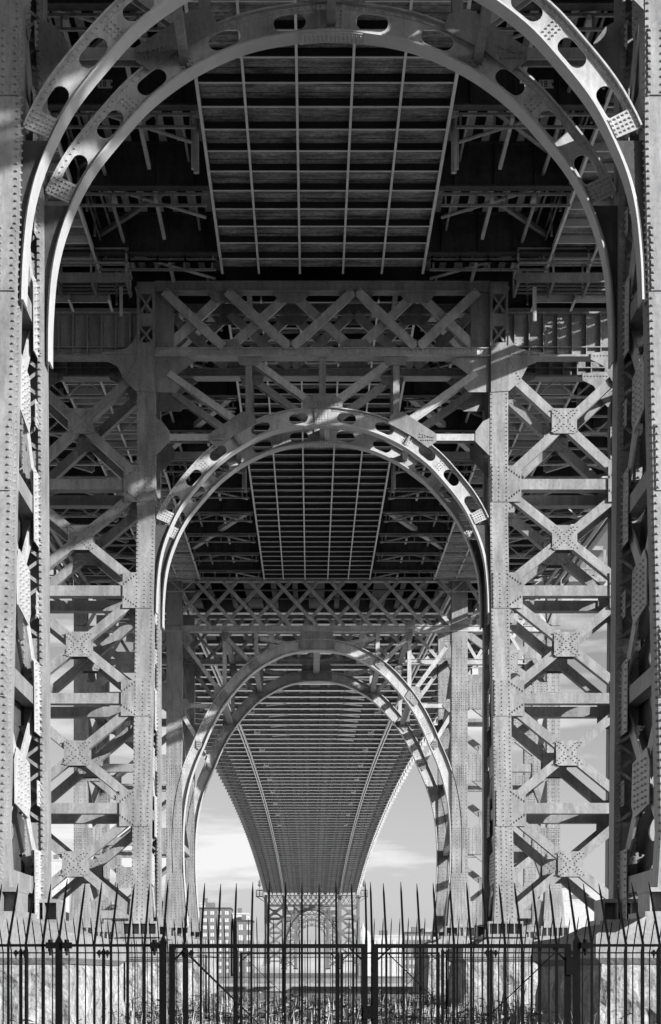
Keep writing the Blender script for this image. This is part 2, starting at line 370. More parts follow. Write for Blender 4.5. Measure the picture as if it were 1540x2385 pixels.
        for i in range(1, 6):
            z = LEV[i]
            if z < zb+.2: continue
            x0, x1 = xi(z,bat)+.72, xo(z,bat)
            a, b = sorted((s*x0, s*x1))
            m = MB(); m.box(a, b, y+.04, y+.08, z-.21, z+.21); m.box(a, b, y+.08, y+.5, z+.17, z+.21); m.box(a, b, y+.08, y+.5, z-.21, z-.17); m.box(a,b,y+.5,y+.53,z-.21,z+.21)
            m.build('strut', STEEL, root)
            for nm, xa, xb in (('i', xi(z,bat)+.06, xi(z,bat)+1.24), ('o', xo(z,bat)-.5, xo(z,bat)+.66)):
                a, b = sorted((s*xa, s*xb)); m = MB(); m.box(a, b, y-.04, y-.005, z-.72, z+.72)
                for zz in rows(z-.66, z+.66, .165):
                    for xx in ((xa+.04, xa+.3, xa+.6) if nm == 'i' else (xb-.06, xb-.35, xb-.6)):
                        m.riv((s*xx, y-.04, zz),(0,-1,0),r)
                for k in range(6):
                    for g in (-1, 1):
                        xx = (xb-.06-.1*k) if nm == 'i' else (xa+.06+.1*k)
                        m.riv((s*xx, y-.04, z+g*(.15+.075*k+ .1)),(0,-1,0),r); m.riv((s*xx, y-.04, z+g*(.3+.07*k)),(0,-1,0),r)
                m.build('gusset', STEEL, root)
    # spandrel
    for x in (-2.95, 0.0, 2.95):
        z1 = 22.65 if x else 22.75
        zz = CVA.at(0)[1]+.7 if x == 0 else 21.95
        MB().ibar((x,24.57),(x,zz), .26, y+.06, y+.4).build('spandrel_post', STEEL, root)
    for s in (-1, 1):
        for P, Q in (((6.15,23.95),(3.3,21.95)), ((2.75,24.45),(.55,22.85)), ((6.7,21.38),(4.2,21.38))):
            MB().ibar((s*P[0],P[1]),(s*Q[0],Q[1]), .27, y+.05, y+.38).build('spandrel_brace', STEEL2, root)
        m = MB(); m.prism([(s*x,z) for x,z in ((6.70,20.6),(6.70,22.15),(6.4,22.0),(6.1,21.6),(6.1,21.2))], y+.02, y+.045); m.build('gusset', STEEL, root)
        m = MB(); m.prism([(s*x,z) for x,z in ((2.6,21.95),(2.75,22.3),(3.2,22.4),(4.55,21.5),(4.55,21.2),(4.2,20.95),(3.6,21.4))], y+.02, y+.045)
        for k in range(6): m.riv((s*(3.9+.11*k), y+.02, 21.38),(0,-1,0),r); m.riv((s*(3.95+.09*k), y+.02, 21.25),(0,-1,0),r); m.riv((s*(3.9+.1*k), y+.02, 21.5-.03*k),(0,-1,0),r)
        m.build('gusset', STEEL, root)
        m = MB(); m.prism([(s*x,z) for x,z in ((2.4,24.57),(3.4,24.57),(3.3,24.25),(2.55,24.25))], y+.02, y+.045); m.build('gusset', STEEL, root)
    m = MB(); m.prism([(-.8,22.55),(.8,22.55),(.8,22.85),(.35,23.1),(-.35,23.1),(-.8,22.85)], y+.02, y+.045)
    for k in range(9): m.riv((-.64+.16*k, y+.02, 22.65),(0,-1,0),r); m.riv((-.64+.16*k, y+.02, 22.78),(0,-1,0),r)
    m.build('gusset', STEEL, root)
    # arch ring
    uS = CVA.u_at_z(17.9); m = MB(); T = .64
    flange(m, CVA, -uS, uS, T, T+.04, y+.04, y+.42)
    flange(m, CVA, -uS, uS, T-.10, T-.0, y+.145, y+.165)
    flange(m, CVA, -CVA.L/2, CVA.L/2, 0, .07, y+.145, y+.165)
    holes = [g*u for g in (-1, 1) for u in (.92, 2.42, 4.3, 5.63, 6.93)]
    web_with_holes(m, CVA, -uS, uS, 0, T, y+.17, y+.20, holes, .74, .40)
    # haunch below the splice
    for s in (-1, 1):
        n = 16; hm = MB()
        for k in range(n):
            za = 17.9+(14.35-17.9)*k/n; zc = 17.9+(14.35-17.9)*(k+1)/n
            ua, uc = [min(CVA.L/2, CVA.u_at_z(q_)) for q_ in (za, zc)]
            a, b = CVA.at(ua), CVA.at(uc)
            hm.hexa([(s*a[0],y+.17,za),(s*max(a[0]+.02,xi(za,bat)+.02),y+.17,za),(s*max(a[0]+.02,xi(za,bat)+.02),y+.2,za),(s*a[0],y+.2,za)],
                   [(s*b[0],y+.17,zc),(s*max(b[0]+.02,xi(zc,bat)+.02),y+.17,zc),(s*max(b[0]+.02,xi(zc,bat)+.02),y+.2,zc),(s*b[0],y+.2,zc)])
        hm.build('haunch_plate', SHADEM, root)  # dark colour paints the shade between rib and column
        u0 = uS-.42
        a, b = (u0, uS+.02) if s > 0 else (-uS-.02, -u0)
        flange(m, CVA, a, b, .08, T+.05, y+.11, y+.14)
        for i in range(4):
            for j in range(6):
                p = CVA.at(s*(uS-.05-.1*i), .12+.1*j); m.riv((p[0],y+.11,p[1]),(0,-1,0),r*.9)
    flange(m, CVA, -.3, .3, .0, T+.06, y+.10, y+.145)
    for i in range(5):
        for j in range(6): p = CVA.at(-.22+.11*i, .08+.1*j); m.riv((p[0],y+.10,p[1]),(0,-1,0),r*.8)
    for uc in (-5.0, -3.42, 3.42, 5.0):             # riveted splices along the web
        if abs(uc) > 4:
            for i in range(3):
                for j in range(4): p = CVA.at(uc-.1+.1*i, .16+.1*j); m.riv((p[0],y+.17,p[1]),(0,-1,0),r*.85)
        else:
            flange(m, CVA, uc-.16, uc+.16, .09, T-.11, y+.155, y+.168)
            for i in range(4):
                for j in range(4): p = CVA.at(uc-.12+.08*i, .15+.1*j); m.riv((p[0],y+.155,p[1]),(0,-1,0),r*.85)
    for u in rows(-uS+.5, uS-.5, .15):
        p = CVA.at(u, T-.05); m.riv((p[0],y+.145,p[1]),(0,-1,0),r*.8)
    ab = m.build('arch_rib', STEEL2, root); m = MB(); flange(m, CVA, -CVA.L/2, CVA.L/2, -.045, 0, y, y+.46)
    flange(m, CVA, -.75, .75, -.075, -.045, y+.02, y+.44)
    for u in rows(-.7, .7, .1):
        for yy in (.08, .18, .28, .38): p = CVA.at(u, -.075); m.riv((p[0],y+yy,p[1]),(0,0,-1),r*.8)
    m.build('rib_flange', FLG, ab)
    for s in (-1, 1):                               # where the rib is stiffened at the lateral ties
        m = MB(); p = CVA.at(s*3.42, .05); q_ = CVA.at(s*3.42, .6); m.bar(p, q_, .08, y+.05, y+.15); m.build('rib_stiffener', STEEL, root)

def tower_a(y0, depth, zb, bat, label, near):
    root = thing('bridge_tower', label, 'bridge tower', (0, y0, 0), 'riveted steel support towers of the bridge')
    def warp(p):                              # the legs lean apart in depth below the arch
        t = max(0, min(1, (p[1]-.65)/(depth-.7)))
        return (p[0], p[1]+.075*max(0, 18-p[2])*(2*t-1), p[2])
    MB.warp = warp
    frame_a(root, 0, False, zb, bat, near)
    frame_a(root, depth, True, zb, bat, near)
    for s in (-1, 1):
        for u in (3.42,):
            a = CVA.at(u, .3); MB().box(*sorted((s*a[0]-.1, s*a[0]+.1)), .2, depth+.2, a[1]-.14, a[1]+.14).build('lateral_tie', STEEL, root)
        for x, z in ((2.95,24.75),(6.9,24.75),(2.95,27.4)):
            MB().box(s*x-.1, s*x+.1, .5, depth, z-.13, z+.13).build('lateral_tie', STEEL, root)
    a = CVA.at(0, .3); MB().box(-.1, .1, .2, depth+.2, a[1]-.2, a[1]+.2).build('lateral_tie', STEEL, root)
    # bracing between front and rear columns, in the plane of each leg
    for s in (-1, 1):
        for fx in (xi, xo):
            y1, y2 = .62, depth
            for i in range(5):
                zt, z0 = LEV[i], LEV[i+1]
                if zt-1 < zb: continue
                zc = (zt+z0)/2; z0 = max(z0, zb+.1)
                xa = fx(zc, bat)+.17
                for P, Q, o in (((y1,zt-.3),(y2,z0+.3),0), ((y1,z0+.3),(y2,zt-.3),.05)):
                    MB().bar3((s*(xa+.08+o),P[0]-.2,P[1]), (s*(xa+.08+o),Q[0]+.1,Q[1]), .38, .05, up=(1,0,0)).build('side_brace', STEEL2, root)
                m = MB(); ym = (y1+y2)/2; a, b = sorted((s*(xa+.005), s*(xa+.03)))
                vs = [(ym-.45,zc-.55),(ym+.35,zc-.72),(ym+.5,zc-.4),(ym+.45,zc+.55),(ym-.35,zc+.72),(ym-.5,zc+.4)]
                n = len(vs); m.add([(a,p,q) for p,q in vs]+[(b,p,q) for p,q in vs], [tuple(range(n)), tuple(range(2*n-1,n-1,-1))]+[(k,(k+1)%n,(k+1)%n+n,k+n) for k in range(n)])
                for k in range(8):
                    for o in (-.3, -.12, .12, .3): m.riv((s*(xa+.005), ym+o, zc-.5+.14*k), (-s,0,0), .026)
                m.build('gusset', STEEL2, root)
            for i in range(1, 6):
                z = LEV[i]
                if z < zb+.3: continue
                for za, ya, yb in ((z, depth-.42, depth-.02), (z+2.2, depth-.2, depth-.02)):
                    m = MB(); x_ = fx(z, bat)+.14; a, b = sorted((s*x_, s*(x_+.02))); h_ = .85 if za == z else .3; m.box(a, b, ya, yb, za-h_, za+h_)
                    for zz in rows(za-h_+.08, za+h_-.08, .15):
                        m.riv((s*x_, ya+.06, zz), (-s,0,0), .026); m.riv((s*x_, yb-.06, zz), (-s,0,0), .026)
                    m.build('gusset', STEEL2, root)
                xa = fx(z, bat)+.19; a, b = sorted((s*xa, s*(xa+.3)))
                MB().box(a, b, y1, y2, z-.2, z+.2).build('side_strut', STEEL, root)
            if fx is xi or near is False:       # the perforated inner plate of the leg
                m = MB(); z = zb; xa = 0
                while z < 23.4:
                    x = s*(fx(z+.5, bat)+.56); ym = (y1+y2)/2; w = (y2-y1)/2; h = .5
                    N = 20; I = []; O = []
                    for k in range(N):
                        th = 6.28318*k/N; c, d = math.cos(th), math.sin(th); sc = 1/max(abs(c)/w, abs(d)/h)
                        O.append((ym+c*sc, z+h+d*sc)); I.append((ym+.26*c+(.2 if c > 0 else -.2), z+h+.26*d))
                    vs = [(x,p,q) for p,q in I]+[(x,p,q) for p,q in O]+[(x+.03,p,q) for p,q in I]+[(x+.03,p,q) for p,q in O]
                    fs = []
                    for k in range(N):
                        j = (k+1)%N; fs += [(k,k+N,j+N,j),(k+2*N,j+2*N,j+3*N,k+3*N),(k,j,j+2*N,k+2*N)]
                    m.add(vs, fs); z += 1.0
                m.build('perforated_plate', SHADEM, root)  # dark colour paints in the shade behind the leg braces
    MB.warp = None
    return root
tower1 = tower_a(33.7, 2.85, 1.75, .0062, 'nearest riveted steel arch tower whose legs line both edges of the picture', True)
tower2 = tower_a(62.8, 2.15, 2.0, .0062, 'middle riveted steel arch tower with X braced side bays and riveted square gussets', False)

# ------------------------------------------------------------------ the tall main tower at the river (and its twin across)
def frame_m(root, y, zb):
    r = .03; XI0, XI1, XO0, XO1 = 10.2, 11.4, 17.4, 18.4; ZT = 29.6
    for s in (-1, 1):
        for x0, x1 in ((XI0, XI1), (XO0, XO1)):
            a, b = sorted((s*x0, s*x1)); m = MB()
            m.box(a, b, y, y+.9, 7.4, ZT)
            m.hexa([(a-.35,y-.3,zb+.9),(b+.35,y-.3,zb+.9),(b+.35,y+1.1,zb+.9),(a-.35,y+1.1,zb+.9)], [(a-.03,y-.03,7.4),(b+.03,y-.03,7.4),(b+.03,y+.9,7.4),(a-.03,y+.9,7.4)])
            m.box(a-.04, b+.04, y-.04, y, 7.38, 7.5)
            for z in rows(7.6, 25, .3):
                for xx in (a+.08, a+.42, b-.42, b-.08): m.riv((xx,y,z),(0,-1,0),r)
            for zz in (9.5, 14.2, 19.8):
                for z in rows(zz, zz+1.4, .14):
                    for k in range(7): m.riv((a+.12+(b-a-.24)*k/6, y, z),(0,-1,0),r*.9)
            for z in rows(4.0, 7.2, .22):
                t = (7.4-z)/(7.4-zb-.9)
                for k in range(6): m.riv((a-.3*t+.1+(b-a+.6*t-.2)*k/5, y-.27*t-.03, z),(0,-1,0),r)
            c = m.build('column', STEEL, root)
            m = MB(); m.box(a-.5,b+.5,y-.45,y+1.2,zb+.78,zb+.9); m.box(a-.9,b+.9,y-.8,y+1.4,zb,zb+.15)
            for k in range(6):
                xx = a-.5+(b-a+1)*k/5; m.box(xx-.04,xx+.04,y-.7,y+1.3,zb+.15,zb+.78)
            m.build('base_shoe', STEEL, c)
    m = MB(); m.box(-18.4,18.4,y+.1,y+.15,25.85,26.2); m.box(-18.4,18.4,y-.05,y+.6,25.78,25.85); m.box(-18.4,18.4,y,y+.6,26.2,26.24); m.build('bottom_chord', STEEL2, root)
    m = MB(); m.box(-18.4,18.4,y,y+.6,29.6,29.9); m.build('top_chord', STEEL, root)
    for s in (-1, 1):
        for k in range(3):
            a, b = 11.4+2*k, 13.4+2*k
            MB().cbar((s*a,29.6),(s*b,26.24),.26,y+.05,y+.25).build('lattice_bar', STEEL2, root); MB().cbar((s*a,26.24),(s*b,29.6),.26,y+.3,y+.5).build('lattice_bar', STEEL2, root)
    W = 3.05; st = 2.04; x = -10.2-W
    while x < 10.2:
        for sg, yy in ((1, y+.05), (-1, y+.3)):
            a, b = (x, 29.6), (x+W, 26.24)
            if sg < 0: a, b = (x, 26.24), (x+W, 29.6)
            def clip(p, q):
                p, q = Vector(p), Vector(q)
                if p.x < -10.2: p = p+(q-p)*((-10.2-p.x)/(q.x-p.x))
                if q.x > 10.2: q = p+(q-p)*((10.2-p.x)/(q.x-p.x))
                return (p.x,p.y), (q.x,q.y)
            p, q = clip(a, b)
            if abs(p[0]-q[0]) > .15: MB().cbar(p, q, .26, yy, yy+.2).build('lattice_bar', STEEL2, root)
        x += st
    # spandrel
    for s in (-1, 1):
        for P, Q in (((7.0,25.8),(7.0,21.4)), ((4.6,25.8),(4.6,23.5)), ((10.0,24.9),(7.5,21.5)), ((6.8,25.3),(4.9,23.4)), ((4.3,25.3),(2.2,24.9)), ((10.2,20.2),(8.0,20.2)), ((10.1,19.4),(8.9,17.4))):
            MB().ibar((s*P[0],P[1]),(s*Q[0],Q[1]), .3, y+.15, y+.6).build('spandrel_brace', STEEL2, root)
        for cx, cz, w in ((7.4,20.9,.75),(4.8,23.4,.5),(7.0,25.5,.45),(10.0,20.2,.5),(9.9,25.2,.6),(8.95,17.2,.35)):
            m = MB(); m.prism([(s*(cx-w),cz),(s*(cx-w*.3),cz+w),(s*(cx+w*.5),cz+w),(s*(cx+w*.6),cz-w*.4),(s*cx,cz-w)], y+.1, y+.13)
            for k in range(5):
                for j in range(3): m.riv((s*(cx-w*.4+k*w*.2), y+.1, cz-w*.2+j*.16),(0,-1,0),r)
            m.build('gusset', STEEL, root)
    m = MB(); m.prism([(-1.3,24.5),(1.3,24.5),(1.2,25.8),(-1.2,25.8)], y+.1, y+.13); m.build('gusset', STEEL, root)
    m = MB(); T = .78; u1 = CVM.L/2
    flange(m, CVM, -u1, u1, T, T+.06, y, y+.7); flange(m, CVM, -u1, u1, 0, T, y+.2, y+.25)
    for u in rows(-u1+.3, u1-.3, .22):
        for t in (.08, T-.08): p = CVM.at(u, t); m.riv((p[0],y+.2,p[1]),(0,-1,0),r)
    for uc in (-17, -10.5, -5, 5, 10.5, 17):
        for i in range(8):
            for j in range(5): p = CVM.at(uc-.6+.17*i, .18+.11*j); m.riv((p[0],y+.2,p[1]),(0,-1,0),r*.9)
    ab = m.build('arch_rib', STEEL2, root); m = MB(); flange(m, CVM, -u1, u1, -.06, 0, y-.05, y+.75); m.build('rib_flange', FLG, ab)
    lv = [26, 20.95, 15.5, 9.95, 4.4]
    for s in (-1, 1):
        for i in range(4):
            zt, z0 = lv[i]-.3, lv[i+1]+.3; zc = (lv[i]+lv[i+1])/2; xc = 14.4
            MB().cbar((s*11.3,zt),(s*17.5,z0), .5, y+.1, y+.6).build('diagonal_brace', STEEL, root)
            MB().cbar((s*11.3,z0),(s*17.5,zt), .5, y+.15, y+.65).build('diagonal_brace', STEEL, root)
            m = MB(); xplate(m, s*xc, zc, .8, .8, y+.05, y+.09, True, r*1.1); m.build('gusset', STEEL, root)
        for z in lv[1:]:
            a, b = sorted((s*11.4, s*17.4)); m = MB(); m.box(a,b,y+.1,y+.15,z-.3,z+.3); m.box(a,b,y+.15,y+.7,z-.3,z-.25); m.box(a,b,y+.15,y+.7,z+.25,z+.3); m.build('strut', STEEL, root)
            for xa, xb in ((11.4,12.5),(16.3,17.4)):
                a, b = sorted((s*xa, s*xb)); m = MB(); m.box(a,b,y+.02,y+.06,z-1.0,z+1.0)
                for zz in rows(z-.9,z+.9,.2):
                    for k in range(4): m.riv((a+.12+(b-a-.24)*k/3, y+.02, zz),(0,-1,0),r)
                m.build('gusset', STEEL, root)
def tower_m(y0, label):
    root = thing('bridge_tower', label, 'bridge tower', (0, y0, 0), 'riveted steel support towers of the bridge')
    frame_m(root, 0, 2.6); frame_m(root, 12.6, 2.6)
    for s in (-1, 1):
        for x in (10.8, 17.9):
            for zt, z0 in ((26,20.95),(20.95,15.5),(15.5,9.95),(9.95,4.4)):
                MB().bar3((s*x,.9,zt),(s*x,12.6,z0),.3,.45,up=(1,0,0)).build('side_brace', STEEL, root)
                MB().bar3((s*(x+.35),.9,z0),(s*(x+.35),12.6,zt),.3,.45,up=(1,0,0)).build('side_brace', STEEL, root)
                MB().box(s*x-.25,s*x+.25,.9,12.6,z0-.25,z0+.25).build('side_strut', STEEL, root)
        for x, z in ((7.0,26),(3.5,26),(7.2,20.9),(4.7,23.6)):
            MB().box(s*x-.2,s*x+.2,.7,12.6,z-.2,z+.2).build('lateral_tie', STEEL, root)
    MB().box(-.25,.25,.7,12.6,24.9,25.5).build('lateral_tie', STEEL, root)
    for s in (-1, 1):                                # balcony hung out beside the deck, with its finial
        bx = s*20.2; m = MB(); m.box(bx-1.4,bx+1.4,-1.5,2.5,29.2,29.5); m.box(bx-1.2,bx+1.2,-1.3,2.3,31.6,31.9)
        for dx in (-1.3, 0, 1.3):
            for dy in (-1.4, 2.3): m.box(bx+dx-.1,bx+dx+.1,dy,dy+.15,29.5,31.6)
        for z in (30.1, 30.6): m.box(bx-1.4,bx+1.4,-1.5,-1.42,z,z+.08); m.box(bx-1.4,bx+1.4,2.42,2.5,z,z+.08)
        m.bar3((bx-s*1.4,0,29.3),(bx-s*2.6,0,26.3),.3,.3); m.bar3((bx+s*1.2,0,29.3),(bx-s*2.4,0,27),.25,.25)
        b = m.build('balcony', STEEL, root)
        m = MB(); m.tube([(bx,.5,31.9),(bx,.5,33.0),(bx,.5,33.4),(bx,.5,33.9),(bx,.5,34.3),(bx,.5,34.8),(bx,.5,35.2),(bx,.5,36)], [.12,.12,.55,.7,.3,.5,.35,.05])
        m.build('finial', STEEL, b)
    return root
tower3 = tower_m(119, 'tall main river tower with latticed portal and plain wide arch behind the two nearer towers')
FARP = mat('far_tower_paint', 0.11, 0.2, 0.6, (.3, .3, .3))
ft = dup(tower3, (0, 607, 0), 'tiny far river tower seen end-on beneath the vanishing bridge deck')
ft2 = dup(tower2, (0, 668, 0), 'tiniest arched approach tower, seen inside the arch of the far river tower')
ft3 = dup(tower2, (0, 742, 0), 'last approach tower, its arch nested smallest beyond the far river tower')
for o in [k for q in (ft, ft2, ft3) for k in kids(q)+[g for c in kids(q) for g in kids(c)]]:
    o.material_slots[0].link = 'OBJECT'; o.material_slots[0].material = FARP

# ------------------------------------------------------------------ decks
def deckspan(y0, y1, label, half, ys_, ye_):
    def H(d): return 25.7+.0333*d
    root = thing('bridge_deck', label, 'bridge deck', (0, 0, 0), 'approach deck spans seen from below')
    def slab(m, x0, x1, ya, yb, dz0, dz1):
        m.hexa([(x0,ya,H(ya)+dz0),(x1,ya,H(ya)+dz0),(x1,yb,H(yb)+dz0),(x0,yb,H(yb)+dz0)], [(x0,ya,H(ya)+dz1),(x1,ya,H(ya)+dz1),(x1,yb,H(yb)+dz1),(x0,yb,H(yb)+dz1)])
    # road slabs, with the slots between tracks and roadways where sun comes through
    for a, b in ((-half,-12.6),(-12.2,-4.3),(-4.29,4.29),(4.3,9.7),(9.78,12.2),(12.5,13.4),(13.48,half)):
        m = MB(); slab(m, a, b, ys_, ye_, 2.0, 2.35); m.build('road_slab', ROOFM, root)
    # closed centre soffit
    lines = [-3.98,-2.53,-.9,.81,2.35,3.98]
    m = MB(); slab(m, -3.98, 3.98, y0, y1, .30, .34)
    n = int((y1-y0)/.36)
    for k in range(n):
        ya = y0+(y1-y0)*k/n; m.bar3((-3.9,ya,H(ya)+.285+(.012 if k%2 else 0)),(3.9,ya,H(ya)+.285+(.012 if k%2 else 0)), .30, .02, up=(0,0,1))
    m.build('soffit_sheet', SOFF, root)
    for x in lines:
        m = MB(); e = abs(x) > 3.9
        slab(m, x-.015, x+.015, y0, y1, .02, .30); slab(m, x-(.05 if e else .04), x+(.05 if e else .04), y0, y1, 0, .02); m.build('soffit_runner', RIBM, root)
    off = (46.9-y0) % 1.43; y = y0+off
    while y < y1:
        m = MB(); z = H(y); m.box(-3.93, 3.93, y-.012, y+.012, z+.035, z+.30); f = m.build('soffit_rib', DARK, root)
        m = MB(); m.box(-3.93, 3.93, y-.03, y+.03, z+.008, z+.032); m.build('rib_flange', RIBM, f)
        y += 1.43
    # floor beams
    off = (38.8-y0) % 5.5; y = y0+off; gy = []
    while y < y1: gy.append(y); y += 5.5
    for y in gy:
        z = H(y)
        for s in (-1, 1):
            m = MB(); a, b = sorted((s*4.05, s*(half-.1))); m.box(a,b,y,y+.04,z+.08,z+1.55); m.box(a,b,y-.15,y+.2,z+.02,z+.08); m.box(a,b,y-.15,y+.2,z+1.55,z+1.6)
            for k in range(8):
                x = s*(4.6+1.4*k); m.box(x-.02,x+.02,y-.12,y,z+.08,z+1.55)
            m.build('floor_beam', BEAMM, root)  # very dark mottled tone for the deck floor beams
            m = MB(); m.bar3((s*12.7,y,z-.5),(s*(half-.3),y,z+1.2),.25,.2); m.bar3((s*12.7,y,z-.5),(s*12.7,y,z+.4),.2,.2); m.box(*sorted((s*12.4,s*(half-.4))),y+.3,y+.4,z-.1,z); m.build('bracket', STEEL, root)
        for s in (-1, 1):                         # light outrigger frame under the beam
            m = MB(); a, b = sorted((s*4.15, s*8.7))
            m.box(a,b,y+.3,y+.38,z-.06,z+.02); m.box(a,b,y+.3,y+.38,z-.46,z-.38)
            for k in range(5): x = s*(4.3+1.08*k); m.box(x-.035,x+.035,y+.3,y+.37,z-.38,z-.06)
            m.build('outrigger_frame', STEEL, root)
            for x, L in (((5.95, 3.6), (7.4, .8)) if half < 16 else ((5.95, 1.8),)):
                MB().bar3((s*x,y+.2,z-.16),(s*x,y+L,z-.16+L*.0333),.12,.14).build('outrigger_arm', STEEL2, root)
            MB().tube([(s*4.3,y+2.2,z+.05),(s*8.2,y+.6,z+.5)], .06, 6).build('brace_pipe', STEEL2, root)
    k = 0
    for s in (-1, 1):
        for i in range(18):
            x = s*(4.4+.62*i); m = MB(); slab(m, x-.02, x+.02, y0, y1, 1.62, 1.98); slab(m, x-.13, x+.13, y0, y1, 1.60, 1.64); m.build('stringer', STEEL2 if i < 7 else STRM, root)  # inner stringers take the lightened steel to show in the dark bays
        # outer walkway soffit
        m = MB(); a, b = sorted((s*8.85, s*12.3)); slab(m, a, b, y0, y1, .3, .33); ws = m.build('walkway_soffit', SOFF, root)
        for x in (8.85, 10.5, 12.3):
            m = MB(); slab(m, s*x-.05, s*x+.05, y0, y1, .0, .03); slab(m, s*x-.015, s*x+.015, y0, y1, .03, .3); m.build('soffit_runner', RIBM, root)
        y = y0+(46.9-y0) % 1.43; m = MB()
        while y < y1:
            z = H(y); m.box(a+.05, b-.05, y-.03, y+.03, z+.0, z+.03); m.box(a+.05,b-.05,y-.012,y+.012,z+.03,z+.3); y += 1.43
        m.build('rib_flange', RIBM, ws)
        # side railing of the walkway
        m = MB(); x = s*8.6
        slab(m, x-.03, x+.03, y0, y1, 1.0, 1.06); slab(m, x-.03, x+.03, y0, y1, .55, .6)
        y = y0+.6
        while y < y1: m.box(x-.04, x+.04, y, y+.08, H(y)+.05, H(y)+1.5); y += 2.1
        m.build('side_railing', STEEL, root)
        m = MB(); x = s*(half+.12); slab(m, x-.1, x+.1, y0, y1, .9, 3.3); m.build('fascia', STEEL, root)
        for dx, z0_, z1_ in ((.75, 1.3, 1.75), (.7, .35, .6), (.1, -.3, -.02), (-.9, -.95, -.68), (-1.9,-1.45,-1.3)):
            x = s*(half+dx); m = MB(); slab(m, x-.12, x+.12, y0, y1, z0_, z1_); m.build('stripe_shade_bar', STEEL, root)  # added lengthwise bars whose gaps cast light stripes onto the towers
        for y in gy:
            z = H(y); m = MB(); m.bar3((s*(half-1.9),y+.6,z-1.35),(s*(half+.85),y+.6,z+1.7),.14,.14); m.build('stripe_shade_hanger', STEEL, root)  # added hangers for the stripe-casting bars
            if half > 16:
                m = MB(); x0_, x1_ = 9.2, 16.8; n_ = 8; m.box(*sorted((s*x0_,s*x1_)),y+2.5,y+2.6,z-.1,z-.0); m.box(*sorted((s*x0_,s*x1_)),y+2.5,y+2.6,z-.95,z-.87)
                for k in range(n_):
                    xa_ = x0_+(x1_-x0_)*k/n_; xb_ = x0_+(x1_-x0_)*(k+1)/n_; m.bar((s*xa_, z-.9 if k % 2 else z-.05),(s*xb_, z-.05 if k % 2 else z-.9), .08, y+2.52, y+2.58)
                m.build('cross_truss', STEEL2, root)
        yp = 51.5 if y0 < 40 else 90.0
        for q_, L_ in ((0, 1.5), (.45, 1.15)):
            m = MB(); m.tube([(s*(4.22+q_*.25),yp+q_,H(yp)+.5),(s*(4.22+q_*.25),yp+q_+.1,H(yp)+.3-L_)], .095, 10); m.build('drain_pipe', STEEL2, root)
        for cx_, cz_, cr_ in ((4.75, 1.0, .05), (7.7, .55, .07), (8.25, 1.25, .045)):
            n_ = int((y1-y0)/1.4); pts = []
            for k in range(n_+1):
                yy = y0+(y1-y0)*k/n_; pts.append((s*cx_, yy, H(yy)+cz_-.10*abs(math.sin(yy*3.1416/5.5))))
            m = MB(); m.tube(pts, cr_, 6); m.build('conduit', STEEL2, root)
        if half > 16:
            for k, y in enumerate(gy[:-2:2]):      # long flat diagonals in the open bays
                z = H(y)+.35; m = MB(); m.bar3((s*4.2,y+.3,z),(s*8.7,y+10.6,z+.35),.32,.3); m.build('bay_diagonal', STEEL2, root)
        # lateral lattice under the roadway
        for y in gy[:-1]:
            m = MB(); z = H(y)+.75
            m.bar3((s*4.4,y+.1,z),(s*8.6,y+5.4,z+.18),.16,.16); m.build('lateral_brace', STEEL, root); m = MB(); m.bar3((s*12.6,y+.1,z),(s*(half-.3),y+5.4,z+.18),.14,.14); m.build('lateral_brace', STEEL, root)
    return root, gy, H
d1, g1, H = deckspan(4, 62.6, 'near black-bellied deck with a closed gridded soffit between the nearest and middle towers', 15.5, 4, 63.9)
d2, g2, _ = deckspan(65.2, 118.8, 'second gridded deck seen through the middle arch, running to the river tower', 18.5, 63.92, 119.2)
def letters(mb, text, x, z, h, y):
    seg = {'1': [((.5,0),(.5,1)),((.5,1),(.25,.8)),((.2,0),(.8,0))], '8': [((.15,0),(.85,0)),((.15,.5),(.85,.5)),((.15,1),(.85,1)),((.15,0),(.15,1)),((.85,0),(.85,1))],
           'W': [((0,1),(.25,0)),((.25,0),(.5,.7)),((.5,.7),(.75,0)),((.75,0),(1,1))], '2': [((.1,1),(.9,1)),((.9,1),(.9,.5)),((.9,.5),(.1,0)),((.1,0),(.9,0))], ' ': []}
    for i, c in enumerate(text):
        for (a, b), (c2, d) in seg[c]: mb.bar((x+(i*.72+a*.55)*h, z+b*h), (x+(i*.72+c2*.55)*h, z+d*h), h*.16, y-.004, y)
def numberplate(root, x, y, z, text, w=.44, h=.2):
    m = MB(); m.box(x-w/2, x+w/2, y-.02, y, z-h/2, z+h/2); p = m.build('number_plate', SIGNW, root)
    m = MB(); letters(m, text, x-w/2+.05, z-h*.32, h*.64, y-.021); m.build('lettering', SIGNK, p)
for s in (-1, 1):
    numberplate(d1, s*6.97, 49.74, H(49.8)+.72, '18 W', .46, .26)
    numberplate(d2, s*5.6, [g for g in g2 if g > 85][0]-.05, H(88)+.5, '28 W', .5, .28)
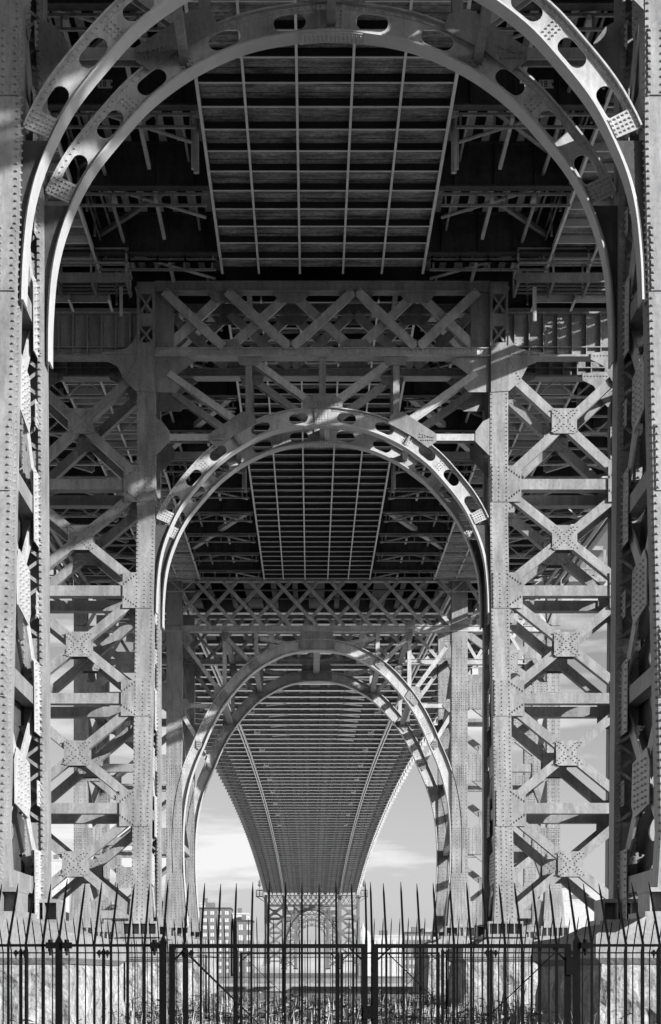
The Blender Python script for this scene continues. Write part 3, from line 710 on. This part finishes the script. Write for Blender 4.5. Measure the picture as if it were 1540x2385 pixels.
# work platforms with railings hung beside the column heads of the middle tower
for s in (-1, 1):
    root = thing('work_platform', 'railed steel work platform hung above the %s side bay of the middle tower' % ('left' if s < 0 else 'right'), 'platform', (s*9.6, 61.2, 0), 'railed work platforms under the deck')
    m = MB()
    for k in range(5): m.box(-2.1,2.1,-.5+.33*k,-.46+.33*k,26.75,26.82)
    for k in range(4): m.box(-2.1+1.36*k, -2.0+1.36*k, -.5, .9, 26.62, 26.75)
    m.box(-2.15,2.15,-.55,-.5,26.62,26.98); m.build('floor', STEEL, root)
    m = MB()
    for z in (27.35, 27.9): m.box(-2.1,2.1,-.52,-.46,z,z+.06); m.box(-2.1,2.1,.84,.9,z,z+.06)
    for k in range(4):
        for yy in (-.52, .84): m.box(-2.1+1.36*k, -2.03+1.36*k, yy, yy+.07, 26.82, 27.95)
    for sx in (-2.1, 2.04):
        for z in (27.35, 27.9): m.box(sx,sx+.06,-.46,.84,z,z+.06)
    m.build('railing', STEEL2, root)
    m = MB(); m.box(-1.45,-1.3,-.1,.0,25.3,26.62); m.box(1.7,1.82,-.1,.0,25.5,26.62); m.build('hanger', STEEL2, root)
    root = thing('gap_railing', 'railing crossing the dark gap beside the centre soffit, %s of it' % ('left' if s < 0 else 'right'), 'railing', (s*6.4, 60.9, 0), 'railings crossing the deck gaps')
    m = MB()
    for z in (28.1, 28.6, 29.1): m.box(-2.2,2.2,0,.06,z,z+.06)
    m.build('rail', STEEL, root)
    for k in range(4): MB().box(-2.2+1.44*k,-2.13+1.44*k,-.01,.06,27.9,29.15).build('railing_post', STEEL, root)
    m = MB(); m.box(-2.25,2.25,-.02,.04,27.86,27.92); m.box(-2.25,2.25,.0,.04,27.5,27.56)
    for k in range(5): m.box(-2.2+1.08*k,-2.14+1.08*k,.0,.03,27.56,27.86); m.build('kick_plate', STEEL2, root)

# main span over the river
def HM(d): return 38.3-8.7*((d-363)/244)**2
ms = thing('bridge_deck', 'long main span over the river narrowing to the far tower', 'bridge deck', (0,0,0))
ys = [119.4+ (606-119.4)*k/30 for k in range(31)]
def poly(m, x0, x1, dz0, dz1):
    for a, b in zip(ys[:-1], ys[1:]):
        m.hexa([(x0,a,HM(a)+dz0),(x1,a,HM(a)+dz0),(x1,b,HM(b)+dz0),(x0,b,HM(b)+dz0)], [(x0,a,HM(a)+dz1),(x1,a,HM(a)+dz1),(x1,b,HM(b)+dz1),(x0,b,HM(b)+dz1)])
for a, b in ((-18.6,-11.0),(-10.6,-.5),(.5,10.6),(11.0,18.6),(-.42,.42)):
    m = MB(); poly(m, a, b, 1.95, 2.2); m.build('road_slab', ROOFM, ms)
for s in (-1, 1):
    m = MB(); poly(m, s*10.8-.28, s*10.8-.12, -.25, .25); poly(m, s*10.8+.12, s*10.8+.28, -.25, .25); m.build('truss_chord', RIBM, ms)
    m = MB(); poly(m, s*18.6-.08, s*18.6+.08, 1.5, 2.5); m.build('fascia', STEEL, ms)
    m = MB(); poly(m, s*18.8-.05, s*18.8+.05, 3.2, 3.4)
    y = 134
    while y < 604: m.box(s*18.8-.06, s*18.8+.06, y, y+.12, HM(y)+1.8, HM(y)+3.3); y += 6.1
    m.build('side_railing', STEEL2, ms)
for yy in (120.6, 124.6, 128.6):
    m = MB(); z = HM(yy); m.box(-18.3,18.3,yy,yy+.05,z+.32,z+1.94); m.box(-18.3,18.3,yy-.2,yy+.25,z+.26,z+.32); m.build('floor_beam', DARK, ms)  # blackened beams paint darkness behind the portal lattice
xs = []
x = -16.9
while x < 17.1: xs.append(x); x += 1.69
for i, x in enumerate(xs):
    m = MB(); w = .62 if abs(i-len(xs)//2) in (0, 3, 6) else .2; poly(m, x-w*.9, x+w*.9, .38, 1.9); poly(m, x-w, x+w, .32, .38); m.build('stringer', STRM, ms)
y = 134.5; k = 0
while y < 604:
    z = HM(y); m = MB()
    m.box(-14.5, 14.5, y, y+.05, z+.12, z+1.9); m.box(-14.5,14.5,y-.2,y+.22,z+.04,z+.10)
    for s in (-1, 1):
        n_ = MB(); n_.prism([(s*14.52,z+.12),(s*18.4,z+.35),(s*18.4,z+1.9),(s*14.52,z+1.9)], y, y+.05); n_.bar3((s*14.52,y,z+.07),(s*18.5,y,z+.3),.35,.06,up=(0,0,1)); n_.build('cantilever_bracket', STEEL2, ms)
    for xx in xs[::2]: m.box(xx+.8,xx+.84,y-.14,y,z+.1,z+1.9)
    fb = m.build('floor_beam', SPANM, ms)
    m = MB(); m.box(-14.5,14.5,y-.36,y+.38,z+.0,z+.04); m.build('bottom_flange', RIBM, fb)
    if k % 4 == 1 and y < 430:
        for s in (-1, 1): MB().box(s*8.6-.45, s*8.6+.5, y-.32, y-.28, z+.05, z+.6).build('number_plate', SIGNW, ms)
    for s in ((-1, 1) if k % 2 else (1,)):
        if y < 250: MB().bar3((s*3.6,y-.1,z-.05),(s*6.2,y+1.8,z+.02),.12,.16).build('conduit_arm', RIBM, ms)
    y += 6.1; k += 1

# ------------------------------------------------------------------ granite pedestals
def pedestal(cx, y0, y1, hx, ztop, label, near, tier=.33, capd=.62):
    root = thing('granite_pedestal', label, 'pedestal', (cx, y0, 0), 'granite pedestals carrying the tower legs')
    zc = ztop-tier
    m = MB(); b = -E-.3
    def face(p0, p1, n, zt, zb_, batter):
        p0, p1 = Vector((p0[0],p0[1],0)), Vector((p1[0],p1[1],0)); L = (p1-p0).length; N = int(L/(.12 if near else .4)); K = int((zt-zb_)/(.12 if near else .4)); n = Vector((n[0],n[1],0))
        vs = []
        for j in range(K+1):
            z = zt+(zb_-zt)*j/K
            for i in range(N+1):
                t = i/N; p = p0.lerp(p1, t)
                q = Vector((p.x+cx, p.y+y0, z))*1.4
                d = noise.fractal(q, 1, 2, 4)*.14 + abs(noise.noise(q*.8))*.12
                course = ((zt-z) % .93)/.93; jx = ((L*t+(.8 if int((zt-z)/.93)%2 else 0)) % 1.75)/1.75
                if course < .05 or jx < .03: d = -.05
                edge = 0 if i in (0, N) else 1
                vs.append(tuple(p+n*(batter*(zt-z)+d*edge*.9)+Vector((0,0,z))+(p1-p0).normalized()*(batter*(zt-z))*(2*t-1)))
        fs = [(j*(N+1)+i, (j+1)*(N+1)+i, (j+1)*(N+1)+i+1, j*(N+1)+i+1) for j in range(K) for i in range(N)]
        m.add(vs, fs)
    hy = y1-y0; zb2 = zc-capd; bt = .06
    face((-hx,0),(hx,0),(0,-1),zb2,b,bt); face((hx,0),(hx,hy),(1,0),zb2,b,bt); face((hx,hy),(-hx,hy),(0,1),zb2,b,bt); face((-hx,hy),(-hx,0),(-1,0),zb2,b,bt)
    m.add([(-hx,0,zb2-.002),(hx,0,zb2-.002),(hx,hy,zb2-.002),(-hx,hy,zb2-.002)], [(0,1,2,3)])
    m.build('rock_faced_masonry', GRAN, root)
    m = MB(); e = .14; c = .05
    m.box(-hx-e,hx+e,-e,hy+e,zb2+.12,zc-c); m.hexa([(-hx-e,-e,zc-c),(hx+e,-e,zc-c),(hx+e,hy+e,zc-c),(-hx-e,hy+e,zc-c)],[(-hx-e+c,-e+c,zc),(hx+e-c,-e+c,zc),(hx+e-c,hy+e-c,zc),(-hx-e+c,hy+e-c,zc)])
    m.hexa([(-hx,0,zb2),(hx,0,zb2),(hx,hy,zb2),(-hx,hy,zb2)],[(-hx-e,-e,zb2+.12),(hx+e,-e,zb2+.12),(hx+e,hy+e,zb2+.12),(-hx-e,hy+e,zb2+.12)])
    m.build('coping', CAPM, root)
    m = MB(); i = .32; j = .95
    m.hexa([(-hx+i,i,zc+.003),(hx-i,i,zc+.003),(hx-i,hy-i,zc+.003),(-hx+i,hy-i,zc+.003)],[(-hx+j,j*.5,ztop),(hx-j,j*.5,ztop),(hx-j,hy-j,ztop),(-hx+j,hy-j,ztop)])
    m.build('weathering_course', CAPM, root)
for s, w in ((-1,'left'),(1,'right')):
    pedestal(s*8.1, 31.2, 39.8, 2.8, 1.12, 'big %s granite pedestal just behind the fences, under the nearest tower leg' % w, True)
    pedestal(s*7.3, 60.9, 67.8, 1.75, 1.37, 'granite pedestal under the %s inner leg of the middle tower' % w, True, .35, .6)
    pedestal(s*13.2, 60.9, 67.8, 1.75, 1.37, 'granite pedestal under the %s outer leg of the middle tower' % w, False, .35, .6)
    pedestal(s*10.8, 117.3, 134, 2.4, 2.6, 'pale masonry plinth under the %s inner leg of the river tower' % w, False, .4, 1.0)
    pedestal(s*17.9, 117.3, 134, 2.2, 2.6, 'pale masonry plinth under the %s outer leg of the river tower' % w, False, .4, 1.0)

# ------------------------------------------------------------------ fences and gate
def px(x, s): return -.47+(x-724)/s
def picket(xw, y, zr, zb, w, lean, up, tip=True):
    m = MB(); h = w/2; lean *= random.uniform(.9, 1.1); up *= random.uniform(.975, 1.02); jx = random.gauss(0, .003)
    m.box(xw-h, xw+h, y-h, y+h, zb, zr)
    if tip:
        A = [(xw-h,y-h,zr),(xw+h,y-h,zr),(xw+h,y+h,zr),(xw-h,y+h,zr)]
        c = Vector((xw+jx*.82, y+lean*.82, zr+up*.82)); t = Vector((xw+jx, y+lean, zr+up)); k = h*.85
        B = [(c.x-k,c.y-k,c.z),(c.x+k,c.y-k,c.z),(c.x+k,c.y+k,c.z),(c.x-k,c.y+k,c.z)]
        m.hexa(A, B); k = .002
        m.hexa(B, [(t.x-k,t.y-k,t.z),(t.x+k,t.y-k,t.z),(t.x+k,t.y+k,t.z),(t.x-k,t.y+k,t.z)])
    return m
def post(root, xw, y, zr, w, name='post'):
    m = MB(); h = w/2; m.box(xw-h, xw+h, y-h, y+h, -E, zr-.01); g = h*1.18
    m.hexa([(xw-g,y-g,zr-.01),(xw+g,y-g,zr-.01),(xw+g,y+g,zr-.01),(xw-g,y+g,zr-.01)], [(xw-.004,y-.004,zr+.05),(xw+.004,y-.004,zr+.05),(xw+.004,y+.004,zr+.05),(xw-.004,y+.004,zr+.05)])
    return m.build(name, IRON, root)
def clamp(root, xw, y, zr):
    m = MB(); m.box(xw-.035,xw+.035,y-.045,y+.02,zr-.035,zr+.012); m.tube([(xw,y-.03,zr-.09),(xw,y-.03,zr+.03)], .011, 6); m.tube([(xw,y-.03,zr+.012),(xw,y-.03,zr+.034)], .02, 6); m.tube([(xw,y-.03,zr-.06),(xw,y-.03,zr-.035)], .02, 6)
    m.build('bolt_clamp', IRON, root)
Y1, S1, ZR = 12.25, 3665/12.25, .222
def fence_run(name, label, xa, xb, picks, posts, y, S, zr, w, lean, up, cat='fence', group=None, clamps=(), mid=()):
    root = thing(name, label, cat, (px((xa+xb)/2, S), y, 0), group); ox = px((xa+xb)/2, S)
    m = MB(); a, b = px(xa,S)-ox, px(xb,S)-ox; t = w*.75
    for zz in (zr, zr-1.55): m.box(a, b, -t*.7, t*.7, zz-t*1.4, zz)
    m.build('rail', IRON, root)
    for p in picks: picket(px(p,S)-ox, 0, zr, -E+.06, w*.85, lean, up).build('picket', IRON, root)
    for p in posts:
        post(root, px(p,S)-ox, 0, zr+.02, w*2.35)
        picket(px(p,S)-ox, 0, zr+.03, zr-.02, w*.85, lean, up).build('picket', IRON, root)
    for p in clamps: clamp(root, px(p,S)-ox, 0, zr)
    return root
gF = 'black iron fences with long bent-out spikes'
fence_run('iron_fence', 'nearest black iron fence on the left, its long spikes bent away towards the bridge', -30, 388, [-19,19.5,60.4,99.7,180.5,220,259,298,337], [137.5,380.5], Y1, S1, ZR, .021, .42, .50, clamps=(119,157,361), group=gF)
fence_run('iron_fence', 'nearest black iron fence on the right, beyond the hinge post of the gate', 1343, 1580, [1378.5,1419,1458,1498,1537,1575], [1343], Y1, S1, ZR, .021, .42, .50, clamps=(1362,), group=gF)
def gate(name, label, x0, x1, picks, rods, y, S, zr, w, lean, up, group, hinge=None, latch=False):
    ox = px((x0+x1)/2, S); root = thing(name, label, 'gate', (ox, y, 0), group); f = w*2.2
    a, b = px(x0,S)-ox, px(x1,S)-ox; m = MB()
    m.box(a-f/2, b+f/2, -f/2, f/2, zr-f*.7, zr+.0); m.box(a-f/2, b+f/2, -f/2, f/2, -E+.1, -E+.15)
    m.box(a-f/2, a+f/2, -f/2, f/2, -E+.15, zr-f*.7); m.box(b-f/2, b+f/2, -f/2, f/2, -E+.15, zr-f*.7)
    for sx, g in ((a+f/2,1),(b-f/2,-1)): m.bar((sx+g*.0,zr-.12),(sx+g*.09,zr-f*.7), .014, -.01, .01)
    m.build('frame', IRON, root)
    for p in picks: picket(px(p,S)-ox, 0, zr, -E+.15, w*.85, lean, up).build('picket', IRON, root)
    for (p, zp), (q, zq) in rods: MB().tube([(px(p,S)-ox,-.03,zp),(px(q,S)-ox,-.03,zq)], w*.24, 6).build('tie_rod', IRON, root)
    if latch: MB().box(px(x1,S)-ox-.01, px(x1,S)-ox+.09, -.04, .04, -.36, -.26).build('latch', IRON, root)
    if hinge is not None: MB().box(px(hinge,S)-ox-.03, px(hinge,S)-ox+.035, -.05, .05, zr-.24, zr-.1).build('hinge_block', IRON, root)
    return root
gG = 'leaves of the iron gates'
gate('gate_leaf', 'left leaf of the near spiked iron gate, hung on the tall left post', 401, 849, [429,468,507,546,585.5,624.5,663.6,703.4,743.8,784,823,854], [((428,.17),(850,-1.2)),((434,.165),(640,-.52))], Y1, S1, ZR, .021, .42, .50, gG, latch=True)
gate('gate_leaf', 'right leaf of the near spiked iron gate, hinged at the right post', 874, 1322, [867,900,940,979,1018.6,1057.6,1097.5,1137,1176.7,1216,1256,1296], [((898,.165),(1320,-1.2)),((1290,.15),(900,-1.1))], Y1, S1, ZR, .021, .42, .50, gG, hinge=1326)
Y2, S2, Z2 = 24.3, 3665/24.3, .314
fence_run('iron_fence', 'second iron fence behind the near one, left part, spikes bent towards the viewer', -60, 553, [x for x in rows(-50, 545, 19.3) if min(abs(x-p) for p in (48.7,241.6,435,551)) > 5], [48.7,241.6,435,551], Y2, S2, Z2, .020, -.40, .52, clamps=(38,58,232,251,426,446), group=gF)
fence_run('iron_fence', 'second iron fence behind the near one, right part, standing before the shaded pedestal', 1029, 1640, [x for x in rows(1045, 1630, 19.3) if min(abs(x-p) for p in (1144,1338,1533)) > 5], [1031,1144,1338,1533], Y2, S2, Z2, .020, -.40, .52, clamps=(1041,1134,1154,1328,1522), group=gF)
gate('gate_leaf', 'left leaf of the second gate, seen between the pickets of the near gate', 562, 788, rows(580, 775, 19.3), [((570,.24),(780,-1.1))], Y2, S2, Z2, .020, -.40, .52, gG)
gate('gate_leaf', 'right leaf of the second gate, seen between the pickets of the near gate', 796, 1021, rows(812, 1006, 19.3), [((1015,.24),(805,-1.1))], Y2, S2, Z2, .020, -.40, .52, gG)
Y3, S3, Z3 = 40.5, 3665/40.5, .40
fence_run('iron_fence', 'third and farthest iron fence closing the gap between the big pedestals', 290, 1240, rows(296, 1232, 11.9), [290,480,660,850,1040,1238], Y3, S3, Z3, .018, -.2, .45, group=gF)

# ------------------------------------------------------------------ ground, river, far shore, weeds
m = MB(); m.add([(-400,-200,0),(400,-200,0),(400,141,0),(-400,141,0),(400,141,-6),(-400,141,-6)], [(0,1,2,3),(3,2,4,5)]); tag(m.build('ground', GROUND, None, 0), kind='structure')
m = MB(); m.add([(-6000,120,-2.6),(6000,120,-2.6),(6000,7000,-2.6),(-6000,7000,-2.6)], [(0,1,2,3)]); tag(m.build('river_water', WATER, None, 0), kind='structure')
m = MB(); m.box(-3000,3000,604,6900,-4,-.6); tag(m.build('far_shore', GROUND, None, 0), kind='structure')
m = MB(); m.add([(-120,44,.004),(120,44,.004),(120,139.4,.004),(-120,139.4,.004)], [(0,1,2,3)]); tag(m.build('promenade_paving', CAPM2, None, 0), kind='structure')
def wall_thing(x0,x1,y,z,label):
    m = MB(); m.box(x0,x1,y,y+.6,-E,z); tag(m.build('river_wall', CAPM), label, 'wall')
wall_thing(-60, 60, 139.5, -1.25, 'low pale stone wall along the river edge beyond the towers')
for mt, nm, N, seed in ((LEAF, 'dry_grass', 9000, 3), (LEAF2, 'leafy_weeds', 5000, 5)):
    random.seed(seed); m = MB()
    for i in range(N):
        y = 17+random.random()**1.2*60; x = (random.random()*2-1)*(3+y*.19)
        if 30.8 < y < 40.2 and 5.1 < abs(x) < 11.2: continue
        if 60.6 < y < 68.2 and 5.3 < abs(x) < 9.2: continue
        cl = noise.noise(Vector((x*.5, y*.5, seed)))
        h = (.35+.9*max(0, cl+.25))*random.uniform(.55, 1.25)*(.85 if y < 31 else 1.0 if y < 45 else .8); w = .012*h+.006+y*.0003
        a = random.random()*6.28; dx, dy = math.cos(a), math.sin(a); bend = random.uniform(.05, .4)*h
        p = [(x-dy*w,y+dx*w,0),(x+dy*w,y-dx*w,0),(x+dx*bend*.4+dy*w*.7,y+dy*bend*.4-dx*w*.7,h*.6),(x+dx*bend*.4-dy*w*.7,y+dy*bend*.4+dx*w*.7,h*.6),(x+dx*bend,y+dy*bend,h)]
        m.add(p, [(0,1,2,3),(3,2,4)])
        if nm == 'leafy_weeds':
            for k in range(5):
                b = random.random()*6.28; z = h*random.uniform(.3,1); L = .05+.1*random.random(); cx, cy = x+dx*bend*z/h, y+dy*bend*z/h
                m.add([(cx,cy,z),(cx+math.cos(b)*L-math.sin(b)*L*.3,cy+math.sin(b)*L+math.cos(b)*L*.3,z+L*.5),(cx+math.cos(b)*L*1.8,cy+math.sin(b)*L*1.8,z+L*.4),(cx+math.cos(b)*L+math.sin(b)*L*.3,cy+math.sin(b)*L-math.cos(b)*L*.3,z+L*.2)], [(0,1,2,3)])
    tag(m.build(nm, mt, None, 0), 'tall uncut %s growing under the bridge behind the fences' % nm.replace('_', ' '), 'weeds', kind='stuff')

# ------------------------------------------------------------------ the far shore
YB = 940; SB = 3665/YB
def bx_(x): return (x-724)/SB-.47
def bz_(y): return (2265-y)/SB
def building(name, label, x0, x1, ytop, wall, floors, cols, depth=26, yb=YB, cat='building', ww=.5, wh=.5, zlo=-2.3, setback=None, yoff=0):
    a, b, zt = bx_(x0), bx_(x1), bz_(ytop); root = thing(name, label, cat, ((a+b)/2, yb+yoff, 0)); o = (a+b)/2
    m = MB(); m.box(a-o, b-o, 0, depth, zlo, zt); w = m.build('wall', wall, root)
    m = MB(); m.box(a-o-.4, b-o+.4, -.4, depth+.4, zt, zt+.9); r = m.build('roof', DROOF if wall is BRICK else PALE, root)
    m = MB(); c = (b-a)*.2; m.box(-c, c*.3, 4, 10, zt+.9, zt+4); m.build('roof_hut', BRICK, r)
    fh = (zt+1)/floors; cw = (b-a)/cols
    for i in range(floors):
        for j in range(cols):
            if i*cols+j >= 95: break
            cx = a-o+cw*(j+.5); cz = zt-fh*(i+.55); hw = cw*ww/2; hh = fh*wh/2
            m = MB(); m.box(cx-hw, cx-.12, -.06, .1, cz-hh, cz+hh); m.box(cx+.12, cx+hw, -.06, .1, cz-hh, cz+hh); m.build('window', GLASS, root)
    return root
building('apartment_building', 'grey brick apartment block with paired pale windows across the river, left of the span', 452, 537, 2117, BRICK, 9, 5)
building('office_building', 'dark roofed modern building beside the brick apartment block', 540, 576, 2128, PALE, 6, 3, yoff=12)
building('brick_building', 'low brick block right of the apartment block, against the far tower', 552, 588, 2146, BRICK, 5, 2)
building('tower_block', 'pale taller slab peeping up behind the brick apartment block', 455, 482, 2098, PALE, 12, 2, yoff=45)
building('warehouse', 'low waterfront warehouse with roof tank on the right skyline', 942, 1004, 2174, BRICK, 5, 7, 18)
building('rowhouse_block', 'low pale roofs of the right skyline beside the far tower', 862, 938, 2182, PALE, 4, 9, 18)
building('factory_building', 'wide windowed factory seen through the right side bay of the middle tower', 1300, 1412, 2098, PALE, 8, 9, 30, ww=.75, wh=.6)
building('penthouse_block', 'stepped pale block with planted roof above the windowed factory', 1318, 1380, 2064, PALE, 9, 6, yoff=40)
building('scaffolded_building', 'unfinished tall block wrapped in scaffolding behind the left tower legs', 112, 146, 2005, PALE, 15, 3, ww=.7, wh=.6)
building('housing_block', 'plain brick housing block low behind the left X braces', 190, 300, 2110, BRICK, 8, 8)
building('loft_building', 'brick loft block behind the right leg of the river tower', 1105, 1180, 2130, BRICK, 7, 6)
root = thing('domed_bank', 'pale dome on a drum beside the far tower on the right skyline', 'building', (bx_(840), 900, 0)); m = MB()
m.tube([(0,0,-2),(0,0,20)], 4.2, 20); m.build('drum', PALE, root)
m = MB(); pr = [(0,0,20+4*math.sin(t*1.57/6)) for t in range(7)]; m.tube([(0,0,20+5.5*math.sin(t*.2618)) for t in range(6)]+[(0,0,26.5),(0,0,29)], [4.4*math.cos(t*.2618) for t in range(6)]+[.5,.1], 20); m.build('dome', PALE, root)
root = thing('water_tank', 'dark rooftop water tank on legs above the right skyline', 'water tank', (bx_(986), 946, 0)); m = MB()
z = bz_(2180)
for a in (-1.6, 1.6):
    for b in (-1.6, 1.6): m.box(a-.15,a+.15,b-.15,b+.15,z,z+1.2)
m.build('leg', DROOF, root)
MB().tube([(0,0,z+1.2),(0,0,z+4)], 1.7, 14).build('tank', DROOF, root); MB().tube([(0,0,z+4),(0,0,z+5)], [2.0,.1], 14).build('tank_roof', DROOF, root)
